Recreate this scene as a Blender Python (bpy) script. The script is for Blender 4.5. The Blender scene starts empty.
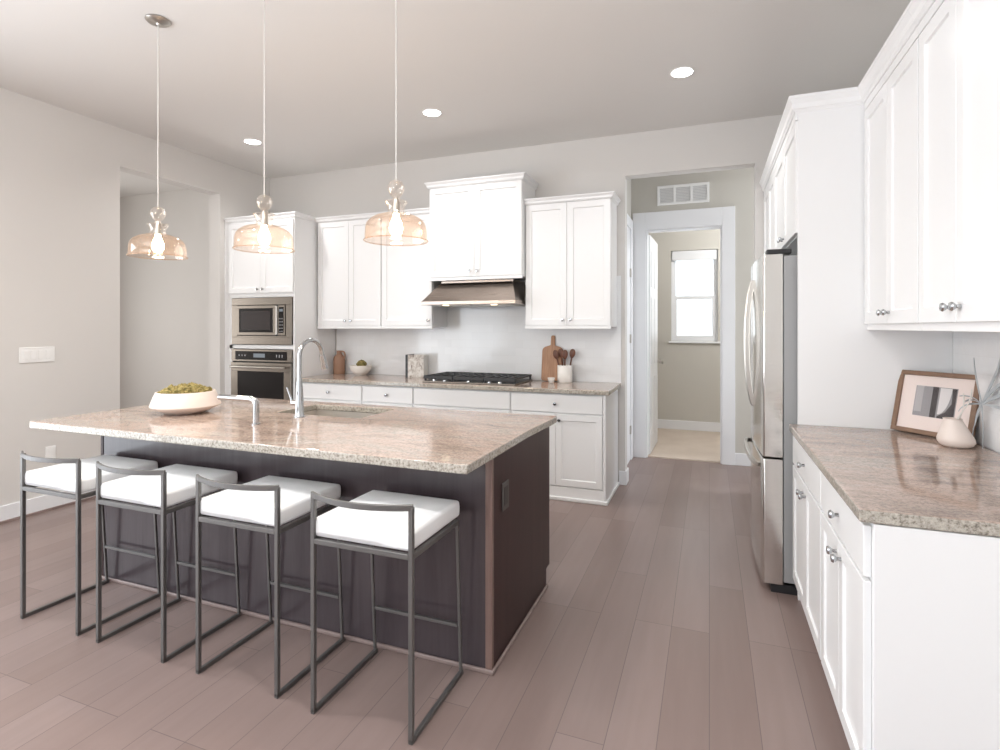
import bpy, bmesh, math, random
from mathutils import Vector, Matrix
C = bpy.context.scene.collection
SC = bpy.context.scene
PI = math.pi

# ------------------------------------------------------------------ camera
cam_d = bpy.data.cameras.new('camera'); cam = bpy.data.objects.new('camera', cam_d); C.objects.link(cam)
cam.location = (0, 0, 1.415); cam.rotation_euler = (PI/2, 0, 0.3668)
cam_d.sensor_width = 36; cam_d.sensor_fit = 'HORIZONTAL'; cam_d.lens = 36*545/1000.0
cam_d.shift_y = -47.6/1000.0; cam_d.clip_start = 0.05
SC.camera = cam

# ------------------------------------------------------------------ world / exposure
W = bpy.data.worlds.new('world'); SC.world = W; W.use_nodes = True
bg = W.node_tree.nodes['Background']; bg.inputs[0].default_value = (0.93, 0.96, 1.0, 1); bg.inputs[1].default_value = 1.6
SC.view_settings.view_transform = 'Standard'; SC.view_settings.look = 'None'
SC.view_settings.gamma = 1; SC.view_settings.use_curve_mapping = False
SC.view_settings.exposure = 0.38
SC.cycles.max_bounces = 10; SC.cycles.diffuse_bounces = 6; SC.cycles.glossy_bounces = 4
SC.cycles.transparent_max_bounces = 12; SC.cycles.sample_clamp_indirect = 4.0
SC.cycles.caustics_reflective = False; SC.cycles.caustics_refractive = False

def area(name, loc, rot, sx, sy, power, col=(1, 1, 1)):
    l = bpy.data.lights.new(name, 'AREA'); l.shape = 'RECTANGLE'; l.size = sx; l.size_y = sy
    l.energy = power; l.color = col
    o = bpy.data.objects.new(name, l); C.objects.link(o); o.location = loc; o.rotation_euler = rot
    return o
DAY = (0.86, 0.93, 1.0)
# daylight entering through the big windows behind the camera (rear wall, left wall) and the utility room's window
area('daylight_rear', (-2.0, -3.70, 1.45), (PI/2, 0, PI), 4.9, 2.2, 112, DAY)
area('daylight_left', (-5.02, -.9, 1.35), (PI/2, 0, -PI/2), 4.6, 2.3, 104, DAY)
area('daylight_utility', (-0.2, 8.2, 1.85), (PI/2, 0, 0), 0.6, 1.2, 60, DAY)
area('hall_side_light', (2.70, 5.55, 1.5), (PI/2, 0, PI/2), 0.9, 1.8, 30, DAY)  # unseen area light at the hall's right end, no window there
area('dining_fill', (-7.45, 2.8, 1.5), (PI/2, 0, -PI/2), 2.0, 1.8, 42, (.98, .98, .97))  # unseen fill added inside the dining room, its wall has no window
# added fill light behind the camera, facing up to brighten the ceiling
area('ceiling_bounce_fill', (-1.9, -.9, 1.9), (PI, 0, 0), 1.6, 1.6, 140, (.90, .955, 1.0))
def fill_point(name, loc, e):  # unseen point fills added to brighten the utility room and hall
    l = bpy.data.lights.new(name, 'POINT'); l.energy = e; l.color = (.97, .98, 1); l.shadow_soft_size = .12
    o = bpy.data.objects.new(name, l); C.objects.link(o); o.location = loc
fill_point('utility_fill', (.75, 6.7, 2.7), 42)
fill_point('hall_fill', (1.3, 5.6, 2.8), 5)
# ------------------------------------------------------------------ helpers
class MB:
    def __init__(s): s.bm = bmesh.new(); s.sm = False
    def box(s, x0, x1, y0, y1, z0, z1):
        if x0 > x1: x0, x1 = x1, x0
        if y0 > y1: y0, y1 = y1, y0
        v = [s.bm.verts.new(p) for p in ((x0,y0,z0),(x1,y0,z0),(x1,y1,z0),(x0,y1,z0),(x0,y0,z1),(x1,y0,z1),(x1,y1,z1),(x0,y1,z1))]
        for f in ((0,3,2,1),(4,5,6,7),(0,1,5,4),(1,2,6,5),(2,3,7,6),(3,0,4,7)): s.bm.faces.new([v[i] for i in f])
        return s
    def poly(s, pts, h, axis='z'):
        """prism of a closed outline, extruded by vector h"""
        a = [s.bm.verts.new(p) for p in pts]; h = Vector(h)
        b = [s.bm.verts.new(Vector(p)+h) for p in pts]; n = len(a)
        s.bm.faces.new(a[::-1]); s.bm.faces.new(b)
        for i in range(n): s.bm.faces.new((a[i], a[(i+1) % n], b[(i+1) % n], b[i]))
        return s
    def lathe(s, prof, c=(0, 0, 0), n=32, axis='z', closed=False):
        rings = []
        c = Vector(c)
        for r, z in prof:
            ring = []
            for i in range(n):
                a = 2*PI*i/n
                p = (r*math.cos(a), r*math.sin(a), z)
                if axis == 'y': p = (p[0], -p[2], p[1])      # profile height runs towards -Y
                if axis == 'x': p = (p[2], p[0], p[1])
                ring.append(s.bm.verts.new(c+Vector(p)))
            rings.append(ring)
        for k in range(len(rings)-1):
            for i in range(n):
                j = (i+1) % n
                s.bm.faces.new((rings[k][i], rings[k][j], rings[k+1][j], rings[k+1][i]))
        if closed:
            s.bm.faces.new(rings[0][::-1]); s.bm.faces.new(rings[-1])
        s.sm = True
        return s
    def tube(s, pts, r, n=12, square=False, up=None, caps=True):
        pts = [Vector(p) for p in pts]; m = len(pts)
        rs = r if isinstance(r, (list, tuple)) else [r]*m
        rings = []; prev = None
        for i, p in enumerate(pts):
            if i == 0: t = pts[1]-p
            elif i == m-1: t = p-pts[i-1]
            else: t = (pts[i+1]-p).normalized()+(p-pts[i-1]).normalized()
            t.normalize()
            if prev is None:
                u = Vector(up) if up else (Vector((0, 0, 1)) if abs(t.z) < .9 else Vector((1, 0, 0)))
            else: u = prev
            u = (u-t*u.dot(t)).normalized(); w = t.cross(u); prev = u
            k = 1.0
            if 0 < i < m-1:
                c = (pts[i+1]-p).normalized().dot(t); k = 1/max(c, .5)
            rr = rs[i]; ring = []
            if square:
                hx, hy = rr if isinstance(rr, tuple) else (rr, rr)
                base = (p-pts[i-1]).normalized() if i > 0 else t
                for a, b in ((1, 1), (-1, 1), (-1, -1), (1, -1)):
                    q = u*hx*a + w*hy*b
                    if 0 < i < m-1:        # mitre
                        q = q - base*0 + base*0
                        bend = ((pts[i+1]-p).normalized()-(p-pts[i-1]).normalized())
                        if bend.length > 1e-6:
                            bend.normalize(); q = q + bend*(q.dot(bend))*(k-1)
                    ring.append(s.bm.verts.new(p+q))
            else:
                for j in range(n):
                    a = 2*PI*j/n
                    ring.append(s.bm.verts.new(p+(u*math.cos(a)+w*math.sin(a))*rr))
            rings.append(ring)
        q = len(rings[0])
        for k in range(m-1):
            for i in range(q):
                j = (i+1) % q
                s.bm.faces.new((rings[k][i], rings[k][j], rings[k+1][j], rings[k+1][i]))
        if caps: s.bm.faces.new(rings[0][::-1]); s.bm.faces.new(rings[-1])
        if not square: s.sm = True
        return s
    def shaker(s, x0, x1, z0, z1, y0=0.0, t=.02, rail=.062, rec=.009):
        """framed door facing -Y with recessed centre panel"""
        s.box(x0, x1, y0, y0+t, z0, z1)
        s.bm.faces.ensure_lookup_table(); s.bm.normal_update()
        f = [f for f in s.bm.faces[-6:] if f.normal.y < -.9][0]
        bmesh.ops.inset_region(s.bm, faces=[f], thickness=rail, depth=0)
        bmesh.ops.inset_region(s.bm, faces=[f], thickness=.004, depth=0)
        for v in f.verts: v.co.y += rec
        return s
    def build(s, name, mat, parent=None, bevel=0, seg=2, smooth=None, loc=(0, 0, 0), rz=0, sub=0, kind=None):
        bmesh.ops.recalc_face_normals(s.bm, faces=s.bm.faces)
        me = bpy.data.meshes.new(name); s.bm.to_mesh(me); s.bm.free()
        me.materials.append(mat)
        o = bpy.data.objects.new(name, me); C.objects.link(o)
        if parent: o.parent = parent
        o.location = loc; o.rotation_euler = (0, 0, rz)
        if smooth or (smooth is None and s.sm):
            me.shade_smooth()
            try: me.set_sharp_from_angle(angle=math.radians(40))
            except Exception: pass
        if bevel:
            b = o.modifiers.new('bevel', 'BEVEL'); b.width = bevel; b.segments = seg; b.limit_method = 'ANGLE'; b.angle_limit = math.radians(40)
        if sub:
            u = o.modifiers.new('sub', 'SUBSURF'); u.levels = sub; u.render_levels = sub
        if kind: o['kind'] = kind
        return o

def empty(name, loc=(0, 0, 0), rz=0):
    o = bpy.data.objects.new(name, None); C.objects.link(o); o.location = loc; o.rotation_euler = (0, 0, rz)
    o.empty_display_size = .1
    return o
def tag(o, label, cat, group=None, kind=None):
    o['label'] = label; o['category'] = cat
    if group: o['group'] = group
    if kind: o['kind'] = kind
    return o
def kids(o): return [x for x in C.objects if x.parent == o]
def copy_tree(o, parent=None):
    c = o.copy(); C.objects.link(c); c.parent = parent
    for ch in kids(o): copy_tree(ch, c)
    return c
def bez(p0, p1, p2, p3, n=10):
    p0, p1, p2, p3 = map(Vector, (p0, p1, p2, p3)); out = []
    for i in range(n+1):
        t = i/n; out.append(p0*(1-t)**3+p1*3*t*(1-t)**2+p2*3*t*t*(1-t)+p3*t**3)
    return out

# ------------------------------------------------------------------ materials
def mat(name, col, rough=.5, metal=0, spec=.5, **kw):
    m = bpy.data.materials.new(name); m.use_nodes = True
    b = m.node_tree.nodes['Principled BSDF']
    b.inputs['Base Color'].default_value = (*col, 1); b.inputs['Roughness'].default_value = rough
    b.inputs['Metallic'].default_value = metal; b.inputs['Specular IOR Level'].default_value = spec
    for k, v in kw.items(): b.inputs[k.replace('_', ' ')].default_value = v
    return m
def nodes(m): return m.node_tree.nodes, m.node_tree.links, m.node_tree.nodes['Principled BSDF']
def add(m, t, **kw):
    n = m.node_tree.nodes.new(t)
    for k, v in kw.items():
        if k in n.inputs: n.inputs[k].default_value = v
        else: setattr(n, k, v)
    return n
def ramp(m, stops, fac):
    r = m.node_tree.nodes.new('ShaderNodeValToRGB'); e = r.color_ramp.elements
    while len(e) < len(stops): e.new(.5)
    for x, (p, c) in zip(e, stops): x.position = p; x.color = (*c, 1) if len(c) == 3 else c
    m.node_tree.links.new(fac, r.inputs[0]); return r
def mixc(m, fac, a, b, mode='MIX'):
    x = m.node_tree.nodes.new('ShaderNodeMix'); x.data_type = 'RGBA'; x.blend_type = mode; L = m.node_tree.links
    for s, v in ((0, fac), (6, a), (7, b)):
        if hasattr(v, 'is_linked') or hasattr(v, 'links'): L.new(v, x.inputs[s])
        elif isinstance(v, tuple): x.inputs[s].default_value = (*v, 1)
        else: x.inputs[s].default_value = v
    return x.outputs[2]
def coords(m, scale=(1, 1, 1), rot=(0, 0, 0), loc=(0, 0, 0), kind='Object'):
    tc = m.node_tree.nodes.new('ShaderNodeTexCoord'); mp = m.node_tree.nodes.new('ShaderNodeMapping')
    mp.inputs['Scale'].default_value = scale; mp.inputs['Rotation'].default_value = rot; mp.inputs['Location'].default_value = loc
    m.node_tree.links.new(tc.outputs[kind], mp.inputs[0]); return mp.outputs[0]
def noise(m, vec, scale, detail=4, rough=.5, dist=0):
    n = add(m, 'ShaderNodeTexNoise', Scale=scale, Detail=detail, Roughness=rough, Distortion=dist)
    m.node_tree.links.new(vec, n.inputs['Vector']); return n.outputs['Fac']
def bump(m, h, strength=.2, dist=.002):
    b = add(m, 'ShaderNodeBump', Strength=strength, Distance=dist)
    m.node_tree.links.new(h, b.inputs['Height']); m.node_tree.links.new(b.outputs[0], m.node_tree.nodes['Principled BSDF'].inputs['Normal'])

def wall_mat(name, col):
    m = mat(name, col, .75, spec=.25); N, L, b = nodes(m)
    v = coords(m); bump(m, noise(m, v, 140, 2), .08, .001)
    L.new(mixc(m, noise(m, v, .7, 2), tuple(c*.985 for c in col), tuple(min(1, c*1.015) for c in col)), b.inputs['Base Color'])
    return m
M = {}
M['wall'] = wall_mat('wall_paint', (.672, .652, .630))
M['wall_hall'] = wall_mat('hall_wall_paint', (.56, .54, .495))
M['ceiling'] = wall_mat('ceiling_paint', (.73, .715, .695))
M['trim'] = mat('white_trim_paint', (.80, .81, .83), .35)
M['cab'] = mat('white_cabinet_lacquer', (.835, .84, .845), .32)
M['dark_gap'] = mat('dark_toe_kick', (.05, .045, .045), .7)
M['chrome'] = mat('chrome', (.50, .51, .52), .10, 1)
M['sink_steel'] = mat('satin_sink_steel', (.70, .66, .61), .35, .7)
M['nickel'] = mat('brushed_nickel', (.55, .52, .48), .28, 1)
M['black'] = mat('black_enamel', (.02, .02, .022), .35)
M['blackglass'] = mat('black_glass', (.010, .008, .008), .08, spec=.3)
M['iron'] = mat('cast_iron', (.035, .035, .037), .55)
M['stool'] = mat('gunmetal_steel', (.165, .16, .155), .42, .7)
M['plastic'] = mat('white_plastic', (.85, .85, .84), .3)
M['ceramic'] = mat('cream_ceramic', (.76, .665, .61), .4)
M['ceramic_w'] = mat('white_ceramic', (.84, .82, .78), .4)
M['clay'] = mat('brown_clay', (.33, .19, .125), .55)

def brushed(name, col, rough=.28, sc=(1, 1, 60)):
    m = mat(name, col, rough, 1); N, L, b = nodes(m)
    v = coords(m, sc); f = noise(m, v, 8, 3)
    r = ramp(m, [(.3, (rough*.8,)*3), (.7, (rough*1.25,)*3)], f); L.new(r.outputs[0], b.inputs['Roughness'])
    return m
M['steel'] = brushed('stainless_steel', (.25, .22, .19), .32, (60, 60, 400))
M['steel_h'] = brushed('hood_stainless', (.38, .32, .28), .30, (1, 60, 60))
M['fridge'] = brushed('fridge_stainless', (.74, .72, .69), .16)
M['fridge_side'] = mat('fridge_grey_side', (.36, .365, .37), .45, .2)
M['glasspane'] = None

def granite():
    m = mat('granite', (.6, .5, .4), .07, spec=.55); N, L, b = nodes(m)
    v = coords(m, (.55, 1.7, 1.7)); vi = coords(m)
    flow = noise(m, v, 2.6, 6, .62, 1.6)
    c1 = ramp(m, [(.30, (.28, .215, .185)), (.41, (.38, .305, .262)), (.50, (.48, .375, .322)), (.58, (.42, .362, .318)), (.72, (.55, .49, .44))], flow).outputs[0]
    vein = noise(m, coords(m, (.8, 3.2, 3.2), (0, 0, .12)), 5.5, 8, .7, 2.2)
    vm = ramp(m, [(.45, (0, 0, 0)), (.5, (1, 1, 1)), (.55, (0, 0, 0))], vein).outputs[0]
    c2 = mixc(m, mixc(m, .35, (0, 0, 0), vm), c1, (.30, .18, .13))
    fs = noise(m, coords(m, (9, 34, 34), (0, 0, .06)), 3.2, 5, .75, 1.2)
    c2 = mixc(m, .7, c2, ramp(m, [(.36, (.55, .55, .52)), (.46, (.95, .94, .93)), (.62, (1.1, 1.1, 1.1))], fs).outputs[0], 'MULTIPLY')
    g = noise(m, vi, 110, 4, .7)
    gm = ramp(m, [(.40, (.62, .60, .58)), (.52, (1, 1, 1)), (.64, (1.16, 1.14, 1.1))], g).outputs[0]
    c3 = mixc(m, .75, c2, gm, 'MULTIPLY')
    sp = add(m, 'ShaderNodeTexVoronoi', Scale=95); L.new(vi, sp.inputs['Vector'])
    sm_ = ramp(m, [(.10, (1, 1, 1)), (.20, (0, 0, 0))], sp.outputs['Distance']).outputs[0]
    msk = mixc(m, 1.0, sm_, ramp(m, [(.50, (0, 0, 0)), (.60, (1, 1, 1))], noise(m, vi, 9, 3)).outputs[0], 'MULTIPLY')
    c4 = mixc(m, msk, c3, (.10, .075, .06))
    # honed edge faces read paler and speckled (sawn side of the slab)
    geo = add(m, 'ShaderNodeNewGeometry'); sep = add(m, 'ShaderNodeSeparateXYZ'); L.new(geo.outputs['Normal'], sep.inputs[0])
    side = ramp(m, [(.25, (1, 1, 1)), (.6, (0, 0, 0))], sep.outputs['Z']).outputs[0]
    ed = ramp(m, [(.36, (.13, .12, .10)), (.47, (.38, .36, .31)), (.64, (.60, .57, .51))], noise(m, vi, 95, 4, .75)).outputs[0]
    L.new(mixc(m, mixc(m, .8, (0, 0, 0), side), c4, ed), b.inputs['Base Color'])
    return m
M['granite'] = granite()

def floor_mat():
    m = mat('hardwood_planks', (.3, .25, .23), .3, spec=.45); N, L, b = nodes(m)
    v = coords(m, (1, 1, 1), (0, 0, PI/2), (0, 0, 0))
    br = add(m, 'ShaderNodeTexBrick', offset=.37, offset_frequency=3, squash=1)
    for k, x in (('Scale', 1), ('Brick Width', 1.35), ('Row Height', .167), ('Mortar Size', .0013), ('Mortar Smooth', .1), ('Bias', 0)): br.inputs[k].default_value = x
    br.inputs['Color1'].default_value = (0, 0, 0, 1); br.inputs['Color2'].default_value = (1, 1, 1, 1); br.inputs['Mortar'].default_value = (.5, .5, .5, 1)
    L.new(v, br.inputs['Vector'])
    tone = ramp(m, [(0, (.222, .161, .145)), (.5, (.243, .179, .163)), (1, (.266, .199, .183))], br.outputs['Color']).outputs[0]
    vg = coords(m, (14, 1.2, 1))
    # shift the grain per plank
    addv = add(m, 'ShaderNodeVectorMath', operation='ADD'); L.new(vg, addv.inputs[0])
    sc = add(m, 'ShaderNodeVectorMath', operation='SCALE'); L.new(br.outputs['Color'], sc.inputs[0]); sc.inputs['Scale'].default_value = 13; L.new(sc.outputs[0], addv.inputs[1])
    g = noise(m, addv.outputs[0], 1.6, 5, .5, .25)
    gm = mixc(m, g, (.86, .85, .84), (1.12, 1.13, 1.13))
    c = mixc(m, .8, tone, gm, 'MULTIPLY')
    c = mixc(m, br.outputs['Fac'], c, (.13, .098, .092))
    L.new(c, b.inputs['Base Color'])
    b.inputs['Roughness'].default_value = .31
    h = mixc(m, br.outputs['Fac'], (1, 1, 1), (0, 0, 0)); bump(m, h, .06, .002)
    return m
M['floor'] = floor_mat()

def wood(name, a, b2, sc=(20, 20, 1.5), rough=.4):
    m = mat(name, a, rough); N, L, b = nodes(m)
    g = noise(m, coords(m, sc), 2, 5, .6, .8)
    L.new(ramp(m, [(.3, a), (.7, b2)], g).outputs[0], b.inputs['Base Color']); return m
M['espresso'] = wood('espresso_wood', (.022, .0085, .008), (.040, .017, .016), (16, 16, .9), .34)
M['espresso'].node_tree.nodes['Principled BSDF'].inputs['Specular IOR Level'].default_value = .26
M['espresso_panel'] = wood('espresso_back_panel', (.050, .039, .043), (.070, .056, .062), (10, 10, .8), .20)  # paler and bluer than the ends: reflected daylight put into the colour
M['brown_post'] = wood('brown_post_wood', (.155, .098, .083), (.21, .14, .12), (30, 30, 2), .35)
M['shoe'] = wood('brown_shoe_moulding', (.22, .165, .15), (.28, .215, .20), (3, 3, 30), .25)
M['board'] = wood('acacia_board', (.30, .145, .075), (.46, .25, .135), (30, 30, 2.5), .45)
M['spoon'] = wood('walnut_spoon', (.10, .035, .018), (.19, .07, .035), (30, 30, 3), .45)
M['frame_wood'] = wood('walnut_frame', (.17, .095, .058), (.24, .14, .088), (8, 8, 8), .4)

def leather():
    m = mat('white_leatherette', (.86, .865, .87), .42); bump(m, noise(m, coords(m), 160, 2), .05, .001); return m
M['seat'] = leather()
def tile():
    m = mat('white_glazed_tile', (.80, .81, .82), .10); N, L, b = nodes(m)
    v = coords(m, (1, 1, 1), (PI/2, 0, 0))
    br = add(m, 'ShaderNodeTexBrick')
    for k, x in (('Scale', 1), ('Brick Width', .152), ('Row Height', .076), ('Mortar Size', .0012), ('Mortar Smooth', .3)): br.inputs[k].default_value = x
    br.inputs['Color1'].default_value = (.78, .79, .80, 1); br.inputs['Color2'].default_value = (.81, .82, .83, 1); br.inputs['Mortar'].default_value = (.76, .765, .77, 1)
    L.new(v, br.inputs['Vector']); L.new(br.outputs['Color'], b.inputs['Base Color'])
    bump(m, noise(m, coords(m), 14, 2), .12, .01)
    return m
M['tile'] = tile()
def carpet():
    m = mat('beige_utility_floor', (.60, .50, .42), .6); N, L, b = nodes(m)
    L.new(ramp(m, [(.3, (.55, .46, .385)), (.7, (.62, .53, .45))], noise(m, coords(m), 3, 5)).outputs[0], b.inputs['Base Color']); return m
M['beige_floor'] = carpet()
def moss():
    m = mat('moss', (.25, .25, .06), .9); N, L, b = nodes(m)
    L.new(ramp(m, [(.3, (.10, .09, .02)), (.5, (.25, .20, .07)), (.7, (.42, .34, .14))], noise(m, coords(m), 45, 4)).outputs[0], b.inputs['Base Color']); return m
M['moss'] = moss()
def emit(name, col, s):
    m = bpy.data.materials.new(name); m.use_nodes = True; N = m.node_tree.nodes; N.clear()
    e = N.new('ShaderNodeEmission'); o = N.new('ShaderNodeOutputMaterial'); e.inputs[0].default_value = (*col, 1); e.inputs[1].default_value = s
    m.node_tree.links.new(e.outputs[0], o.inputs[0]); return m
M['downlight'] = emit('downlight_lens', (1, .98, .95), 12)
M['bulb'] = emit('bulb_glow', (1, .86, .62), 30)
M['hood_bulb'] = emit('hood_lamp', (1, .85, .6), 2.5)
M['display'] = emit('clock_display', (.55, .6, .65), .35)
def thin_glass(name, tint, gloss=.10, milky=0):
    m = bpy.data.materials.new(name); m.use_nodes = True; N = m.node_tree.nodes; L = m.node_tree.links; N.clear()
    t = N.new('ShaderNodeBsdfTransparent'); g = N.new('ShaderNodeBsdfGlossy'); x = N.new('ShaderNodeMixShader'); o = N.new('ShaderNodeOutputMaterial')
    lw = N.new('ShaderNodeLayerWeight'); lw.inputs[0].default_value = .2
    mr = N.new('ShaderNodeMapRange'); mr.inputs[3].default_value = gloss*.5; mr.inputs[4].default_value = min(1, gloss*7)
    L.new(lw.outputs['Facing'], mr.inputs[0]); L.new(mr.outputs[0], x.inputs[0])
    t.inputs[0].default_value = (*tint, 1); g.inputs[0].default_value = (1, .95, .9, 1); g.inputs[1].default_value = .03
    tr = t.outputs[0]
    if milky:
        d = N.new('ShaderNodeBsdfTranslucent'); d.inputs[0].default_value = (1, .66, .42, 1); y = N.new('ShaderNodeMixShader'); y.inputs[0].default_value = milky
        L.new(t.outputs[0], y.inputs[1]); L.new(d.outputs[0], y.inputs[2]); tr = y.outputs[0]
    L.new(tr, x.inputs[1]); L.new(g.outputs[0], x.inputs[2]); L.new(x.outputs[0], o.inputs[0]); return m
M['amber'] = thin_glass('champagne_glass', (.95, .855, .78), .11, .02)
M['clear'] = thin_glass('clear_glass', (.985, .96, .935), .12)
M['pane'] = thin_glass('window_pane', (.96, .98, .98), .05)

# ------------------------------------------------------------------ the room
HC = 3.15; YW = 4.97; XL = -4.78; XR = 1.09
def struct(name, mb, m, parent=None, bevel=0): return mb.build(name, m, parent, bevel=bevel, kind=None if parent else 'structure')
struct('floor', MB().box(-7.6, 2.8, -3.6, 6.16, -.12, 0), M['floor'])
struct('floor_utility', MB().box(-1.6, 1.6, 6.16, 8.1, -.12, 0), M['beige_floor'])
struct('ceiling', MB().box(-7.6, 2.8, -3.6, 8.2, HC, HC+.12), M['ceiling'])
# left wall: opening into the dining room, window opening behind the camera
w = MB()
w.box(XL-.15, XL, 4.273, YW, 0, HC); w.box(XL-.15, XL, 3.236, 4.273, 2.815, HC); w.box(XL-.15, XL, 1.5, 3.236, 0, HC)
w.box(XL-.15, XL, -3.3, 1.5, 2.55, HC); w.box(XL-.15, XL, -3.3, 1.5, 0, .1); w.box(XL-.15, XL, -3.6, -3.3, 0, HC)
struct('wall_left', w, M['wall'])
# back wall with the opening to the hall
w = MB(); w.box(-7.6, -.707, YW, YW+.13, 0, HC); w.box(-.707, .353, YW, YW+.13, 2.775, HC); w.box(.353, 2.8, YW, YW+.13, 0, HC)
struct('wall_back', w, M['wall'])
struct('wall_right', MB().box(XR, XR+.12, -3.6, YW, 0, HC), M['wall'])
w = MB(); w.box(-4.93, -4.5, -3.6, -3.5, 0, HC); w.box(-4.5, .5, -3.6, -3.5, 0, .3); w.box(-4.5, .5, -3.6, -3.5, 2.6, HC); w.box(.5, 1.09, -3.6, -3.5, 0, HC)
struct('wall_rear', w, M['wall'])
# hall behind the opening
struct('wall_hall_left', MB().box(-.93, -.80, YW+.13, 6.10, 0, HC), M['wall_hall'])
w = MB(); w.box(-.93, -.643, 6.10, 6.22, 0, HC); w.box(-.643, .122, 6.10, 6.22, 2.47, HC); w.box(.122, 2.8, 6.10, 6.22, 0, HC)
struct('wall_hall_back', w, M['wall_hall'])
w = MB(); w.box(-1.6, -.5, 7.95, 8.1, 0, HC); w.box(.109, 1.6, 7.95, 8.1, 0, HC); w.box(-.5, .109, 7.95, 8.1, 0, 1.225); w.box(-.5, .109, 7.95, 8.1, 2.48, HC)
struct('wall_utility_back', w, M['wall_hall'])
w = MB(); w.box(-1.6, -1.48, 6.22, 7.95, 0, HC); struct('wall_utility_left', w, M['wall_hall'])
struct('wall_utility_right', MB().box(1.48, 1.6, 6.22, 7.95, 0, HC), M['wall_hall'])
# dining room beyond the left opening
struct('wall_dining_front', MB().box(-7.6, XL-.15, 1.7, 1.85, 0, HC), M['wall'])
struct('wall_dining_left', MB().box(-7.72, -7.6, 1.7, YW+.13, 0, HC), M['wall'])
# baseboards
def base(name, segs):
    b = MB()
    for (x0, x1, y0, y1) in segs: b.box(x0, x1, y0, y1, 0, .125)
    struct(name, b, M['trim'], bevel=.004)
base('baseboard_left', [(XL, XL+.014, 1.5, 3.236), (XL-.15, XL+.014, 3.222, 3.236+.014), (XL, XL+.014, 4.273, 4.33)])
base('baseboard_back', [(-.76, -.693, YW-.014, YW), (-.707, -.693, YW, YW+.13), (-.80, -.693, YW+.13, YW+.144), (.339, 1.08, YW-.014, YW), (.339, .353, YW, YW+.13)])
base('baseboard_hall', [(-.80, -.786, YW+.144, 5.45), (.247, 2.8, 6.086, 6.10)])
base('baseboard_utility', [(-1.48, 1.48, 7.936, 7.95)])
base('baseboard_dining', [(-7.6, XL-.15, YW-.014, YW)])
# hall door casing (white) and the cased door on the hall's left wall
w = MB()
w.box(-.782, -.643, 6.078, 6.10, 0, 2.66); w.box(.122, .246, 6.078, 6.10, 0, 2.66); w.box(-.643, .122, 6.078, 6.10, 2.47, 2.66)
w.box(-.643, -.628, 6.10, 6.22, 0, 2.47); w.box(.107, .122, 6.10, 6.22, 0, 2.47); w.box(-.628, .107, 6.10, 6.22, 2.455, 2.47)
w.box(-.80, .26, 6.070, 6.10, 2.64, 2.665) if False else None
struct('trim_1', w, M['trim'], bevel=.003)
w = MB(); w.box(-.80, -.775, 5.93, 6.05, 0, 2.57); w.box(-.80, -.775, 5.2, 5.93, 2.46, 2.57)
t2 = struct('trim_2', w, M['trim'], bevel=.003)
struct('door_2', MB().box(-.80, -.79, 5.2, 5.93, 0, 2.46), M['trim'])
for zz in (1.95, 1.25, .28):
    MB().box(-.79, -.774, 5.90, 5.925, zz, zz+.09).build('hinge', M['nickel'], None).parent = t2
struct('trim_3', MB().box(-.628, .107, 6.13, 6.19, 0, .012), M['beige_floor'])   # threshold strip
# open six-panel door into the utility room
dr = empty('door_1', (-.612, 6.225, 0), math.radians(88.5)); dr['kind'] = 'structure'
d = MB(); d.box(0, .72, -.0, .035, .012, 2.44)
d.bm.faces.ensure_lookup_table()
d.build('door_slab', M['trim'], dr, bevel=.002)
for (x0, x1) in ((.10, .33), (.39, .62)):
    for (z0, z1) in ((.18, .85), (1.0, 1.75), (1.87, 2.27)):
        f = MB(); f.box(x0, x1, -.006, 0, z0, z1); f.build('door_panel', M['trim'], dr, bevel=.006)
k = MB(); k.lathe([(.001, 0), (.026, .002), (.026, .008), (.010, .012), (.010, .035), (.026, .045), (.028, .058), (.018, .068), (.001, .070)], (.66, -.006, 1.0), 20, 'y')
k.build('door_knob', M['nickel'], dr)
# utility room window (white frame, meeting rail, sill)
wd = empty('window_1', (-.196, 7.95, 1.225)); wd['kind'] = 'structure'
def frame(mb, x0, x1, z0, z1, y0, y1, t):
    mb.box(x0, x1, y0, y1, z0, z0+t); mb.box(x0, x1, y0, y1, z1-t, z1); mb.box(x0, x0+t, y0, y1, z0+t, z1-t); mb.box(x1-t, x1, y0, y1, z0+t, z1-t); return mb
frame(MB(), -.304, .305, 0, 1.255, .07, .14, .03).build('window_frame', M['trim'], wd, bevel=.003)
frame(MB(), -.274, .275, .60, 1.225, .10, .13, .03).build('upper_sash', M['trim'], wd, bevel=.003)
frame(MB(), -.274, .275, .03, .625, .075, .10, .045).build('lower_sash', M['trim'], wd, bevel=.003)
MB().box(-.25, .25, .115, .118, .63, 1.2).build('pane', M['pane'], wd); MB().box(-.235, .235, .087, .09, .07, .585).build('pane', M['pane'], wd)
MB().box(-.335, .335, -.03, .07, -.028, -.002).build('window_sill', M['trim'], wd, bevel=.004)
MB().box(-.29, .29, .01, .06, 1.12, 1.25).build('raised_blind', M['trim'], wd, bevel=.006)
# big windows behind the camera
for nm, loc, rz, Wd, Hh, n in (('window_2', (-4.5, -3.6, .3), 0, 5.0, 2.3, 4), ('window_3', (XL-.15, 1.5, .1), -PI/2, 4.8, 2.45, 3)):
    o = empty(nm, loc, rz); o['kind'] = 'structure'
    fr = frame(MB(), 0, Wd, 0, Hh, .02, .09, .06)
    for i in range(1, n): fr.box(Wd*i/n-.03, Wd*i/n+.03, .02, .09, .06, Hh-.06)
    fr.build('window_frame', M['trim'], o)
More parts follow.
